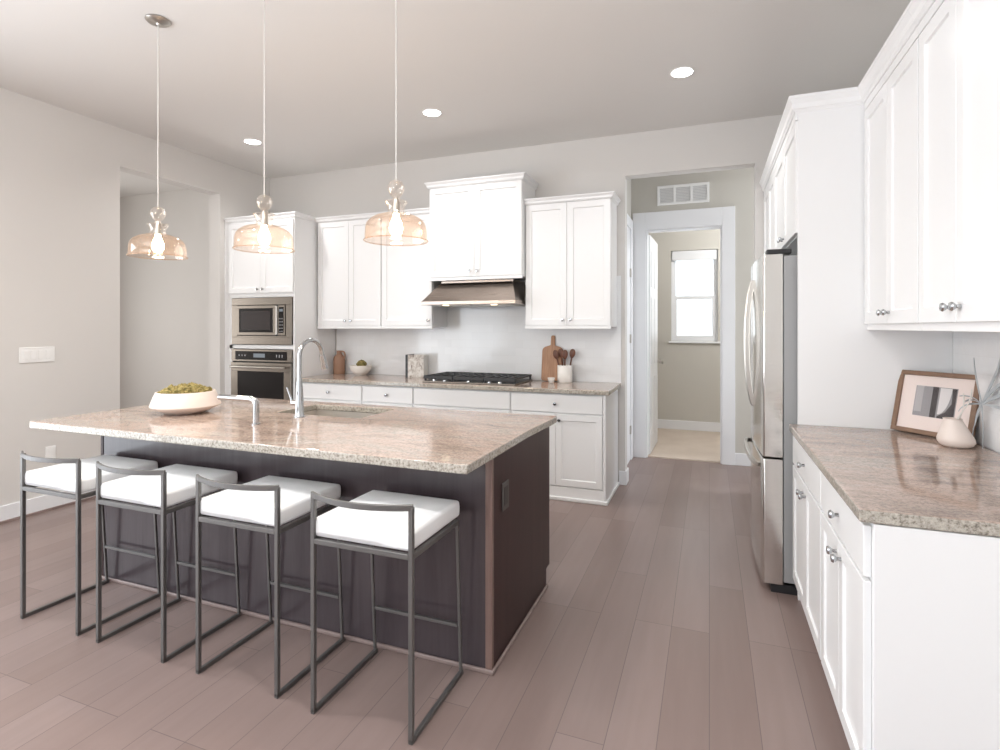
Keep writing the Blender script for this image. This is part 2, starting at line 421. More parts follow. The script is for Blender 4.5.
# glazed backsplashes
struct('trim_6', MB().box(XL+.0145, XL+.032, 1.5, 3.20, 0, .018), M['floor'])
struct('trim_4', MB().box(-3.83, -.74, YW-.010, YW-.001, .915, 1.88), M['tile'])
struct('trim_5', MB().box(XR-.010, XR-.001, 1.765, 3.188, .915, 1.42), M['tile'])

# ------------------------------------------------------------------ cabinets (local frame: x right, y into the wall, door faces at y = 0)
def knob(x, z, parent, y=0):
    return MB().lathe([(.001, 0), (.007, .0), (.006, .012), (.012, .018), (.0145, .023), (.012, .029), (.001, .031)], (x, y, z), 16, 'y').build('knob', M['chrome'], parent)
def door(root, x0, x1, z0, z1, kx=None, kz=None, rail=.062):
    d = MB().shaker(x0+.0015, x1-.0015, z0+.0015, z1-.0015, rail=rail).build('door', M['cab'], root, bevel=.0012, seg=1)
    if kx is not None: knob(kx, kz, d)
    return d
def drawer(root, x0, x1, z0, z1, kn=True):
    d = MB().box(x0+.0015, x1-.0015, 0, .02, z0+.0015, z1-.0015).build('drawer', M['cab'], root, bevel=.002, seg=1)
    if kn: knob((x0+x1)/2, (z0+z1)/2, d)
    return d
def sweep(mb, path, prof):
    """path: (x, y) polyline with the outside on its right-hand side when walking it; prof: (out, z)"""
    n = len(path); rows = []
    P = [Vector((p[0], p[1])) for p in path]
    for i in range(n):
        def nrm(a, b):
            d = (b-a).normalized(); return Vector((d.y, -d.x))
        if i == 0: m_ = nrm(P[0], P[1])
        elif i == n-1: m_ = nrm(P[-2], P[-1])
        else:
            a = nrm(P[i-1], P[i]); b = nrm(P[i], P[i+1]); m_ = (a+b)/(1+a.dot(b))
        rows.append([mb.bm.verts.new((P[i].x+m_.x*o, P[i].y+m_.y*o, z)) for o, z in prof])
    for i in range(n-1):
        for j in range(len(prof)-1):
            mb.bm.faces.new((rows[i][j], rows[i+1][j], rows[i+1][j+1], rows[i][j+1]))
        mb.bm.faces.new((rows[i][-1], rows[i+1][-1], rows[i+1][0], rows[i][0]))
    mb.bm.faces.new(rows[0]); mb.bm.faces.new(rows[-1][::-1])
    return mb
def crown_prof(z0, z1, out=.045):
    h = z1-z0
    return [(0, z0), (.006, z0), (.010, z0+h*.12), (.016, z0+h*.2), (out*.55, z0+h*.5), (out*.9, z0+h*.78), (out, z0+h*.82), (out, z1), (0, z1)]
def cab_body(root, Wd, D, z0, z1, y0=.021): return MB().box(0, Wd, y0, D, z0, z1).build('cabinet_body', M['cab'], root, bevel=.001, seg=1)

def wall_cab(name, label, group, x0, x1, yf, zb, zt, ndoor, crown_path, z_ct, knob_side=0, zdoor=None, rail=None):
    Wd = x1-x0
    r = empty(name, (x0, yf, 0)); tag(r, label, 'cabinet', group)
    cab_body(r, Wd, YW-yf-.012, zb, zt)
    zd = zdoor or (zb+.012, zt-.012)
    rl = rail or .078
    if ndoor == 2:
        c = Wd/2
        door(r, .004, c, zd[0], zd[1], c-.035, zd[0]+.05, rl); door(r, c, Wd-.004, zd[0], zd[1], c+.035, zd[0]+.05, rl)
    else:
        door(r, .004, Wd-.004, zd[0], zd[1], Wd-.04, zd[0]+.05, rl)
    MB().box(0, Wd, .0, .021, zb-.018, zd[0]-.001).build('light_rail', M['cab'], r, bevel=.002)
    c = MB(); sweep(c, crown_path, crown_prof(zt-.012, z_ct, .034)); c.build('crown', M['cab'], r, smooth=False)
    return r
BACK = 'white shaker cabinets on the range wall'
wall_cab('wall_cabinet', 'white two-door wall cabinet above the brown jug, beside the oven tower', BACK, -3.83, -3.052, 4.64, 1.42, 2.52, 2, [(0, 0), (.778, 0)], 2.558)
wall_cab('wall_cabinet', 'narrow single-door white wall cabinet left of the range hood', BACK, -3.050, -2.477, 4.64, 1.42, 2.52, 1, [(0, 0), (.573, 0)], 2.558)
wall_cab('wall_cabinet', 'taller raised white cabinet directly above the range hood', BACK, -2.475, -1.545, 4.57, 1.87, 2.735, 2, [(0, .388), (0, 0), (.930, 0), (.930, .388)], 2.778)
wall_cab('wall_cabinet', 'white two-door wall cabinet above the cutting board, beside the hall opening', BACK, -1.542, -.778, 4.64, 1.42, 2.52, 2, [(0, 0), (.764, 0), (.764, .318)], 2.558)

# oven tower
tw = empty('oven_tower_cabinet', (-4.755, 4.33, 0)); tag(tw, 'tall white cabinet holding the microwave and wall oven, against left wall', 'cabinet', BACK)
Wt = .905; D = YW-4.33-.006
b = MB(); b.box(-.024, -.0005, .0, .03, 0, 2.53); b.box(.0452, .09, .0, .03, .425, 1.7215); b.box(0, .045, .0, D, 0, 2.53); b.box(Wt-.022, Wt, .0, D, 0, 2.53); b.box(.045, Wt-.022, D-.02, D, .1, 2.53)
b.box(.045, Wt-.022, .0, D-.02, 2.51, 2.53); b.box(.045, Wt-.022, .0, D-.02, 1.722, 1.757); b.box(.045, Wt-.022, .0, D-.02, 1.195, 1.235); b.box(.045, Wt-.022, 0, D-.02, .42, .46)
b.box(.045, Wt-.022, .0, .02, .10, .12); b.box(.045, Wt-.022, .02, .04, 0, .1)
b.build('cabinet_body', M['cab'], tw, bevel=.001, seg=1)
c_ = .485
MB().box(.046, Wt-.023, .002, .02, 1.758, 2.509).build('face_frame', M['cab'], tw)
for (a0, a1, kx) in ((.05, c_, c_-.033), (c_, Wt-.008, c_+.033)):
    d = MB().shaker(a0+.0015, a1-.0015, 1.768, 2.495, -.02, .019, .078).build('door', M['cab'], tw, bevel=.0012, seg=1); knob(kx, 1.805, d, -.02)
d = MB().box(.05, Wt-.01, -.02, -.001, .13, .43).build('drawer', M['cab'], tw, bevel=.002, seg=1); knob(c_, .28, d, -.02)
c = MB(); sweep(c, [(0, 0), (Wt, 0), (Wt, .26)], crown_prof(2.515, 2.562, .03)); c.build('crown', M['cab'], tw, smooth=False)

# microwave
mx0, mx1, mz0, mz1 = .093, Wt-.026, 1.240, 1.719
mw = empty('microwave', (-4.755, 4.33, 0)); tag(mw, 'built-in stainless microwave with trim frame in the upper niche', 'microwave')
MB().box(mx0+.06, mx1-.06, .02, .45, mz0+.05, mz1-.05).build('housing', M['black'], mw)
t = MB(); y0, y1 = -.018, .02
frame(t, mx0, mx1, mz0, mz1, y0, y1, .075); t.box(mx0, mx1, y0+.002, y1, mz0, mz0+.09); t.build('trim_frame', M['steel'], mw, bevel=.003)
dm = MB(); frame(dm, mx0+.08, mx1-.20, mz0+.095, mz1-.08, -.026, .0, .03); dmo = dm.build('door', M['steel'], mw, bevel=.002)
MB().box(mx0+.11, mx1-.23, -.024, .002, mz0+.125, mz1-.11).build('window', M['blackglass'], dmo, bevel=.001)
MB().box(mx0+.135, mx1-.262, -.0255, -.024, mz0+.15, mz1-.135).build('window_screen', mat('microwave_screen', (.03, .022, .021), .4, spec=.2), dmo)
MB().box(mx1-.198, mx1-.172, -.030, -.012, mz0+.10, mz1-.085).build('handle', M['nickel'], dmo, bevel=.004)
cp = MB().box(mx1-.165, mx1-.08, -.024, .0, mz0+.095, mz1-.08).build('control_panel', M['steel'], mw, bevel=.002)
MB().box(mx1-.155, mx1-.095, -.026, -.024, mz0+.12, mz1-.10).build('keypad', M['blackglass'], cp)
MB().box(mx1-.148, mx1-.102, -.0268, -.026, mz1-.145, mz1-.12).build('display', M['display'], cp)
gb = mat('grey_button', (.30, .30, .31), .4)
for i in range(5):
    for j in range(3): MB().box(mx1-.147+j*.017, mx1-.137+j*.017, -.0268, -.026, mz0+.13+i*.032, mz0+.139+i*.032).build('button', gb, cp)

# wall oven
ov = empty('wall_oven', (-4.755, 4.33, 0)); tag(ov, 'built-in stainless wall oven with black glass door below the microwave', 'oven')
oz0, oz1 = .466, 1.190
MB().box(mx0+.02, mx1-.02, .02, .5, oz0+.01, oz1-.01).build('housing', M['black'], ov)
cpo = MB().box(mx0, mx1, -.02, .018, 1.065, oz1).build('control_panel', M['steel'], ov, bevel=.003)
MB().box(mx0+.055, mx1-.055, -.0225, -.020, 1.083, 1.170).build('display_glass', M['blackglass'], cpo)
MB().box(mx0+.30, mx0+.45, -.0232, -.0225, 1.108, 1.148).build('display', M['display'], cpo)
for i in range(3):
    MB().box(mx0+.10+i*.04, mx0+.115+i*.04, -.0232, -.0225, 1.12, 1.135).build('button', gb, cpo); MB().box(mx1-.19+i*.035, mx1-.178+i*.035, -.0232, -.0225, 1.112, 1.140).build('button', gb, cpo)
od = MB(); frame(od, mx0, mx1, oz0, 1.055, -.028, .018, .09); odo = od.build('door', M['steel'], ov, bevel=.003)
MB().box(mx0+.09, mx1-.09, -.026, .012, oz0+.09, .965).build('window', M['blackglass'], odo, bevel=.001)
h = MB().tube([(mx0+.04, -.075, 1.012), (mx1-.04, -.075, 1.012)], .012, 14)
for xx in (mx0+.08, mx1-.08): h.tube([(xx, -.028, 1.012), (xx, -.075, 1.012)], .009, 10)
h.build('handle', M['nickel'], odo)

# base cabinets on the range wall
def base_cab(label, x0, x1, yf, drawers, ndoor, end=None, rz=0, group=BACK, loc=None, depth=None, knobs=True, toe=False, name='base_cabinet', dknob=True):
    Wd = abs(x1-x0); D = depth or (YW-yf-.012)
    r = empty(name, loc or (x0, yf, 0), rz); tag(r, label, 'cabinet', group)
    cab_body(r, Wd, D, .11, .874)
    if toe: MB().box(0, Wd, .075, D, 0, .109).build('toe_kick', M['cab'], r)
    else: MB().box(0, Wd, .004, D, 0, .109).build('plinth', M['cab'], r, bevel=.004)
    n = len(drawers)
    for (a, b_, kn) in drawers: drawer(r, a+.004, b_-.004, .715, .862, kn)
    zb = .118
    if ndoor == 2:
        c = Wd/2
        door(r, .006, c, zb, .705, c-.035, .655, .072); door(r, c, Wd-.006, zb, .705, c+.035, .655, .072)
    elif ndoor == 1: door(r, .006, Wd-.006, zb, .705, Wd-.045, .655, .072)
    return r
base_cab('white base cabinet with wide drawer, left end beside oven tower', -3.83, -3.071, 4.345, [(0, .759, True)], 2)
base_cab('white base cabinet with one small drawer, second from oven tower', -3.069, -2.518, 4.345, [(0, .551, True)], 1)
base_cab('white base cabinet below the black gas cooktop, knobless front', -2.516, -1.575, 4.345, [(0, .941, False)], 2)
r = base_cab('white base cabinet below the cutting board, right end by the hall', -1.573, -.79, 4.345, [(0, .783, True)], 2)
MB().box(.784, .805, -.005, .612, 0, .874).build('end_panel', M['cab'], r, bevel=.002)
MB().box(0, .820, -.014, .003, 0, .03).box(.8055, .820, .003, .612, 0, .03).build('shoe_moulding', M['cab'], r, bevel=.006, seg=3)

# ---------------- slabs
def slab(name, x0, x1, y0, y1, z0, z1, hole=None, bevel=.006):
    mb = MB(); xs = [x0, x1]; ys = [y0, y1]
    if hole: xs = [x0, hole[0], hole[1], x1]; ys = [y0, hole[2], hole[3], y1]
    vv = {}
    def V(i, j, z):
        k = (i, j, z)
        if k not in vv: vv[k] = mb.bm.verts.new((xs[i], ys[j], z))
        return vv[k]
    solid = lambda i, j: 0 <= i < len(xs)-1 and 0 <= j < len(ys)-1 and not (hole and i == 1 and j == 1)
    for i in range(len(xs)-1):
        for j in range(len(ys)-1):
            if not solid(i, j): continue
            mb.bm.faces.new((V(i, j, z1), V(i+1, j, z1), V(i+1, j+1, z1), V(i, j+1, z1)))
            mb.bm.faces.new((V(i, j+1, z0), V(i+1, j+1, z0), V(i+1, j, z0), V(i, j, z0)))
            for (di, dj, a, b) in ((-1, 0, (i, j+1), (i, j)), (1, 0, (i+1, j), (i+1, j+1)), (0, -1, (i, j), (i+1, j)), (0, 1, (i+1, j+1), (i, j+1))):
                if not solid(i+di, j+dj): mb.bm.faces.new((V(*a, z0), V(*b, z0), V(*b, z1), V(*a, z1)))
    return mb.build(name, M['granite'], bevel=bevel, seg=3)
tag(slab('countertop', -3.83, -.74, 4.322, YW-.012, .876, .914), 'speckled granite countertop along the range wall under the cooktop', 'countertop')
tag(slab('countertop', .387, XR-.012, 1.762, 3.188, .876, .914), 'polished granite countertop on right, holding the picture frame', 'countertop')
isl_top = slab('countertop', -3.39, -.824, 1.813, 3.0, .876, .914, (-2.40, -1.80, 2.53, 2.90))
for v in isl_top.data.vertices:
    if v.co.x > -1 and v.co.y > 2.9: v.co.x += .018
tag(isl_top, 'large pinkish granite slab on the dark island, with sink cutout', 'countertop')

# ---------------- right side run (local x runs towards the camera)
RG = 'white cabinets on the right wall'
def right_wall_cab(label, ya, yb, crown_path=None):
    Wd = ya-yb
    r = empty('wall_cabinet', (.72, ya, 0), -PI/2); tag(r, label, 'cabinet', RG)
    cab_body(r, Wd, XR-.72-.005, 1.435, 2.54)
    c = Wd/2
    door(r, .004, c, 1.43, 2.49, c-.035, 1.48, .078); door(r, c, Wd-.004, 1.43, 2.49, c+.035, 1.48, .078)
    MB().box(0, Wd, .012, .03, 1.402, 1.434).build('light_rail', M['cab'], r, bevel=.002)
    MB().box(0, Wd, .0, .02, 2.492, 2.54).build('frieze', M['cab'], r)
    cm = MB(); sweep(cm, crown_path or [(0, 0), (Wd, 0)], crown_prof(2.53, 2.609, .033)); cm.build('crown', M['cab'], r, smooth=False)
    return r
right_wall_cab('white two-door wall cabinet on right wall, farther one above the picture frame', 3.188, 2.436)
right_wall_cab('white two-door wall cabinet on right wall, nearer one at right frame edge', 2.434, 1.77, [(0, 0), (.664, 0), (.664, .36)])
for (ya, yb, lab, last) in ((3.188, 2.422, 'white base cabinet on right side, next to the refrigerator', 0), (2.420, 1.787, 'white base cabinet on right side, nearest the camera', 1)):
    Wd = ya-yb
    r = base_cab(lab, 0, Wd, 0, [(0, Wd, True)], 2, rz=-PI/2, loc=(.403, ya, 0), depth=XR-.403-.005, toe=True, group=RG)
    if last: MB().box(Wd+.002, Wd+.022, .018, XR-.403-.005, 0, .874).build('end_panel', M['cab'], r, bevel=.002)

# refrigerator surround
sr = empty('refrigerator_surround', (.417, 4.19, 0), -PI/2); tag(sr, 'tall white surround with side panels and cabinet over the refrigerator', 'cabinet', RG)
Ws = 4.19-3.192
MB().box(Ws-.022, Ws, .012, XR-.417-.005, 0, 2.54).build('side_panel', M['cab'], sr, bevel=.0015)
MB().box(0, .018, .022, XR-.417-.005, 0, 2.54).build('side_panel', M['cab'], sr, bevel=.0015)
MB().box(.0185, Ws-.0225, .022, XR-.417-.005, 1.90, 2.54).build('cabinet_body', M['cab'], sr)
c = Ws/2; door(sr, .004, c, 1.905, 2.49, c-.035, 1.945, .075); door(sr, c, Ws-.004, 1.905, 2.49, c+.035, 1.945, .075)
MB().box(0, Ws, .0, .0112, 2.492, 2.54).build('frieze', M['cab'], sr)
cm = MB(); sweep(cm, [(0, 0), (Ws, 0), (Ws, .72-.417)], crown_prof(2.53, 2.609, .033)); cm.build('crown', M['cab'], sr, smooth=False)
# pantry unit between the refrigerator and the back wall
pn = empty('pantry_cabinet', (.417, 4.955, 0), -PI/2); tag(pn, 'tall white pantry cabinet behind refrigerator, against the range wall', 'cabinet', RG)
Wp = 4.955-4.192
MB().box(0, Wp, .022, XR-.417-.005, .1, 2.54).build('cabinet_body', M['cab'], pn)
MB().box(0, Wp, .08, XR-.417-.005, 0, .1).build('toe_kick', M['cab'], pn)
c = Wp/2
for (z0, z1, kz) in ((.115, 1.28, 1.2), (1.285, 2.49, 1.35)): door(pn, .004, c, z0, z1, c-.035, kz, .075); door(pn, c, Wp-.004, z0, z1, c+.035, kz, .075)
MB().box(0, Wp, .0, .0215, 2.492, 2.54).build('frieze', M['cab'], pn)
cm = MB(); sweep(cm, [(0, 0), (Wp, 0)], crown_prof(2.53, 2.609, .033)); cm.build('crown', M['cab'], pn, smooth=False)

# refrigerator
fx = empty('refrigerator', (.268, 4.150, 0), -PI/2); tag(fx, 'stainless french-door refrigerator with curved handles in white surround', 'refrigerator')
FW = .915
MB().box(.004, FW-.004, .100, .77, .06, 1.796).build('body', M['fridge_side'], fx, bevel=.004)
MB().box(.01, FW-.01, .04, .7, 0, .0445).build('base_grille', M['black'], fx)
def curved(x0, x1, z0, z1, y1=.098, bulge=.018, n=10, rad=.008):
    pts = []
    for i in range(n+1):
        x = x0+(x1-x0)*i/n; pts.append((x, -bulge*(1-(2*x/FW-1)**2), z0))
    pts[0] = (x0, pts[0][1]+rad*.7, z0); pts.insert(1, (x0+rad, -bulge*(1-(2*(x0+rad)/FW-1)**2), z0))
    pts[-1] = (x1, pts[-1][1]+rad*.7, z0); pts.insert(-1, (x1-rad, -bulge*(1-(2*(x1-rad)/FW-1)**2), z0))
    pts += [(x1, y1, z0), (x0, y1, z0)]
    return MB().poly(pts, (0, 0, z1-z0))
dl = curved(.0, FW/2-.002, .722, 1.806).build('door', M['fridge'], fx, bevel=.004, smooth=True)
dR = curved(FW/2+.002, FW, .722, 1.806).build('door', M['fridge'], fx, bevel=.004, smooth=True)
fz = curved(.0, FW, .045, .712).build('freezer_drawer', M['fridge'], fx, bevel=.004, smooth=True)
for dd, sx in ((dl, -1), (dR, 1)):
    xc = FW/2+sx*.035
    pts = bez((xc, -.016, 1.70), (xc+sx*.005, -.046, 1.60), (xc+sx*.01, -.054, 1.45), (xc+sx*.01, -.054, 1.33), 8)[:-1]+bez((xc+sx*.01, -.054, 1.33), (xc+sx*.01, -.054, 1.2), (xc+sx*.005, -.046, 1.05), (xc, -.016, .94), 8)
    MB().tube(pts, [(.010, .014)]*len(pts), square=True, up=(1, 0, 0)).build('handle', M['nickel'], dd, bevel=.004)
pts = bez((.10, -.008, .655), (.12, -.044, .665), (.25, -.052, .67), (FW/2, -.052, .67), 8)[:-1]+bez((FW/2, -.052, .67), (FW-.25, -.052, .67), (FW-.12, -.044, .665), (FW-.10, -.008, .655), 8)
MB().tube(pts, [(.014, .010)]*len(pts), square=True, up=(0, 0, 1)).build('handle', M['nickel'], fz, bevel=.004)
for xx in (.02, FW-.10): MB().box(xx, xx+.08, .02, .14, 1.807, 1.835).build('hinge_cover', M['black'], fx, bevel=.006)

# ---------------- island
isl = empty('kitchen_island', (-2.0, 2.48, 0)); tag(isl, 'dark espresso kitchen island base under large granite slab', 'island')
ox, oy = -2.0, 2.48
def ib(x0, x1, y0, y1, z0, z1): return MB().box(x0-ox, x1-ox, y0-oy, y1-oy, z0, z1)
IX0, IX1, IY0, IY1 = -3.205, -.831, 2.064, 2.93
ib(IX0+.0185, IX1-.027, IY0+.001, IY0+.018, .0, .874).build('back_panel', M['espresso_panel'], isl)
ib(IX1-.018, IX1, IY0+.018, IY1, .10, .874).box(IX1-.018-ox, IX1-ox, IY0+.018-oy, IY1-.065-oy, 0, .10).build('end_panel', M['espresso'], isl)
ib(IX0, IX0+.018, IY0-.002, IY1, .10, .874).box(IX0-ox, IX0+.018-ox, IY0-oy, IY1-.065-oy, 0, .10).build('end_panel', M['espresso'], isl)
ib(IX1-.026, IX1+.004, IY0-.003, IY0+.0175, .018, .874).build('corner_post', M['brown_post'], isl, bevel=.002)
ib(IX0+.02, IX1-.02, IY0+.018, IY1-.07, 0, .10).build('plinth', M['dark_gap'], isl)
fr = ib(IX0+.018, IX1-.018, IY1-.02, IY1-.001, .10, .874).build('front', M['espresso'], isl)
nd = 4; wn = (IX1-.018-IX0-.018)/nd
for i in range(nd):
    a = IX0+.018+i*wn
    dd = MB(); dd.box(a+.003-ox, a+wn-.003-ox, IY1-oy, IY1+.02-oy, .115, .86); dd.build('door', M['espresso'], isl, bevel=.002)
sh = ib(IX0-.014, IX1+.014, IY0-.013, IY0+.0005, 0, .02); sh.box(IX1-ox+.0005, IX1+.014-ox, IY0-oy, IY1-.065-oy, 0, .02); sh.box(IX0-.014-ox, IX0-.0005-ox, IY0-oy, IY1-.065-oy, 0, .02)
sh.build('shoe_moulding', M['shoe'], isl, bevel=.006, seg=3)
outp = MB().box(IX1-ox+.0005, IX1+.006-ox, 2.18-oy, 2.26-oy, .625, .745).build('outlet', mat('outlet_plate', (.075, .068, .066), .35), isl, bevel=.002)
MB().box(IX1-ox+.006, IX1+.0075-ox, 2.198-oy, 2.242-oy, .645, .725).build('outlet_face', mat('outlet_face', (.02, .018, .018), .3), outp, bevel=.001)

# undermount sink
sk = MB(); x0, x1, y0, y1, zt, zb = -2.405, -1.795, 2.525, 2.905, .8755, .68
for (a, b_, c, d_) in ((x0-.01, x0, y0-.01, y1+.01), (x1, x1+.01, y0-.01, y1+.01)): sk.box(a, b_, c, d_, zb, zt)
sk.box(x0, x1, y0-.01, y0, zb, zt); sk.box(x0, x1, y1, y1+.01, zb, zt); sk.box(x0-.01, x1+.01, y0-.01, y1+.01, zb-.01, zb)
sk = sk.build('sink', M['sink_steel'])
tag(sk, 'undermount stainless sink basin set into the island slab', 'sink')
MB().lathe([(.001, .002), (.03, .002), (.042, .004), (.045, 0)], (-2.1, 2.72, zb), 24).build('drain', M['chrome'], sk)

# faucet
fa = empty('kitchen_faucet', (-2.142, 2.445, .9145)); tag(fa, 'tall chrome gooseneck faucet with side lever behind the island sink edge', 'faucet')
MB().lathe([(.001, 0), (.029, 0), (.029, .006), (.024, .012), (.022, .10), (.018, .16), (.014, .22), (.0125, .26)], (0, 0, 0), 24).build('column', M['chrome'], fa)
pts = [(0, 0, .255), (0, 0, .34)]
for i in range(1, 12):
    a = PI-PI*i/12*1.0; pts.append((0, .095+.095*math.cos(a), .34+.088*math.sin(a)))
pts += [(0, .192, .335)]
MB().tube(pts, .0125, 14).build('spout', M['chrome'], fa)
MB().tube([(0, .191, .338), (0, .200, .31), (0, .215, .255)], [.016, .018, .0215], 16).build('spray_head', M['chrome'], fa)
MB().tube([(-.018, 0, .075), (-.052, 0, .075)], .014, 14).tube([(-.048, 0, .075), (-.066, 0, .115), (-.085, -.004, .162)], [.008, .006, .005], 10).build('lever', M['chrome'], fa)
# second tap
sd = empty('side_tap', (-2.185, 2.175, .9145)); tag(sd, 'low chrome tap with long horizontal arm between bowl and faucet', 'tap')
MB().lathe([(.001, 0), (.022, 0), (.022, .006), (.016, .010), (.0155, .122), (.001, .124)], (0, 0, 0), 20).build('column', M['chrome'], sd)
MB().tube([(0, 0, .105), (-.012, 0, .124), (-.035, 0, .130), (-.25, 0, .130)], .0155, 12).build('arm', M['chrome'], sd)

# range hood
hd = empty('range_hood', (-2.0, YW-.012, 1.62)); tag(hd, 'stainless under-cabinet range hood with sloped front over cooktop', 'range hood')
hx0, hx1 = -2.475+2.0, -1.560+2.0
Yf = 4.43-(YW-.012); Yt = 4.62-(YW-.012)
m_ = MB(); lo = [(hx0, Yf, .035), (hx1, Yf, .035), (hx1, 0, .035), (hx0, 0, .035)]; hi = [(hx0+.10, Yt, .212), (hx1-.09, Yt, .212), (hx1-.09, 0, .212), (hx0+.10, 0, .212)]
a_ = [m_.bm.verts.new(p) for p in lo]; b_ = [m_.bm.verts.new(p) for p in hi]
m_.bm.faces.new(a_[::-1]); m_.bm.faces.new(b_)
for k in range(4): m_.bm.faces.new((a_[k], a_[(k+1) % 4], b_[(k+1) % 4], b_[k]))
m_.build('canopy', M['steel_h'], hd, bevel=.002)
MB().box(hx0-.003, hx1+.003, Yf-.004, 0, .0, .0345).build('lip', M['steel_h'], hd, bevel=.003)
f = MB()
for i in range(2): f.box(hx0+.06+i*.40, hx0+.44+i*.40, Yf+.10, -.05, -.006, -.0005)
f.build('grease_filter', M['nickel'], hd, bevel=.002)
MB().box(hx0+.1, hx1-.09, Yt+.01, -.001, .2125, .232).build('top_flange', M['steel_h'], hd)
for xx in (hx0+.22, hx1-.22): MB().lathe([(.001, -.006), (.028, -.006), (.03, 0)], (xx, Yf+.055, -.001), 20).build('lamp', M['hood_bulb'], hd)

# cooktop
ck = empty('gas_cooktop', (-2.0, 4.65, .9145)); tag(ck, 'stainless gas cooktop with black cast-iron grates on granite counter', 'cooktop')
MB().box(-.455, .445, -.245, .255, 0, .012).build('tray', M['steel'], ck, bevel=.004)
MB().box(-.44, .43, -.165, .24, .0122, .016).build('burner_deck', M['black'], ck)
for gi in range(3):
    a = -.448+gi*.298; g = MB(); bb = a+.292
    for yy in (-.225, -.02, .115, .235): g.box(a, bb, yy-.008, yy+.008, .042, .060)
    g.box(a, bb, -.234, -.222, .030, .060)
    for k in range(5): xx = a+.007+k*(.278/4); g.box(xx-.008, xx+.008, -.221, .235, .044, .0595)
    for (px, py) in ((a+.01, -.215), (bb-.01, -.215), (a+.01, .228), (bb-.01, .228)): g.box(px-.008, px+.008, py-.008, py+.008, .0125, .043)
    g.build('grate', M['iron'], ck, bevel=.002, seg=1)
for (px, py, rr) in ((-.29, -.05, .045), (-.29, .15, .035), (-.01, .06, .058), (.27, -.05, .035), (.27, .15, .045)):
    MB().lathe([(.001, .034), (rr*.8, .034), (rr, .028), (rr, .018), (rr*1.15, .0162)], (px, py, 0), 24).build('burner', M['iron'], ck)
for i, px in enumerate((-.34, -.235, .0, .20, .30)):
    MB().lathe([(.017, .0125), (.017, .024), (.014, .028), (.001, .029)], (px, -.226, 0), 20).build('control_knob', M['chrome'], ck)

# ---------------- bar stools
def make_stool():
    r = empty('bar_stool'); W2, Dp = .41, .395; t = .0083
    # back legs, vertical (near the camera), front legs lean slightly outwards
    for sx in (0, W2):
        pts = [(sx, 0, t), (sx, 0, .803)]
        MB().tube(pts, t, square=True, up=(1, 0, 0)).build('rear_leg', M['stool'], r, bevel=.0015, seg=1)
        MB().tube([(sx, Dp, t), (sx, Dp-.035, .632)], .006, square=True, up=(1, 0, 0)).build('front_leg', M['stool'], r, bevel=.0015, seg=1)
        MB().box(sx-t, sx+t, -t, Dp+t, 0, 2*t).build('floor_rail', M['stool'], r, bevel=.0015, seg=1)
    f = MB(); z0, z1 = .624, .643
    for sx in (0, W2): f.box(sx-t, sx+t, t, Dp-.03, z0, z1)
    f.box(t, W2-t, -t, t, z0, z1); f.box(t, W2-t, Dp-.045, Dp-.026, z0, z1)
    f.build('seat_frame', M['stool'], r, bevel=.0015, seg=1)
    zc = .206
    MB().tube([(t, Dp-.035*(zc/.63), zc), (W2-t, Dp-.035*(zc/.63), zc)], .0065, square=True).build('footrest', M['stool'], r, bevel=.001, seg=1)
    pts = []
    for i in range(13):
        u = i/12; pts.append((-t+u*(W2+2*t), -.055*math.sin(PI*u)**.8, .803-.0))
    MB().tube(pts, [(.0105, .005)]*13, square=True, up=(0, 0, 1)).build('backrest', M['stool'], r, bevel=.0015, seg=1)
    # cushion
    b = bmesh.new(); bmesh.ops.create_cube(b, size=1)
    bmesh.ops.subdivide_edges(b, edges=b.edges, cuts=5, use_grid_fill=True)
    for v in b.verts:
        x, y, z = v.co.x*2, v.co.y*2, v.co.z*2
        k = 1-.012*max(0, abs(z))**2
        cz = z*(.033)+(.010*(1-x*x)*(1-y*y) if z > 0 else 0)
        v.co = (W2/2+-.007+x*.211*k, .198+y*.196*k, .679+cz)
    s = MB(); s.bm.free(); s.bm = b; s.sm = True
    o = s.build('seat', M['seat'], r, smooth=True)
    bv = o.modifiers.new('bevel', 'BEVEL'); bv.width = .016; bv.segments = 4; bv.limit_method = 'ANGLE'; bv.angle_limit = math.radians(50)
    return r
st0 = make_stool()
labs = ['low-back bar stool with white seat, leftmost, nearest the left wall',
        'low-back bar stool with white seat, second from the left wall',
        'low-back bar stool with white seat, third from the left wall',
        'low-back bar stool with white seat, rightmost, nearest island corner']
spots = [(-3.118, 1.644, 0), (-2.562, 1.640, 0), (-1.952, 1.640, 0), (-1.356, 1.622, 0)]
stools = [st0]+[copy_tree(st0) for _ in range(3)]
for o, (x, y, a), l in zip(stools, spots, labs):
    o.location = (x, y, 0); o.rotation_euler.z = a; tag(o, l, 'stool', 'bar stools along the island')

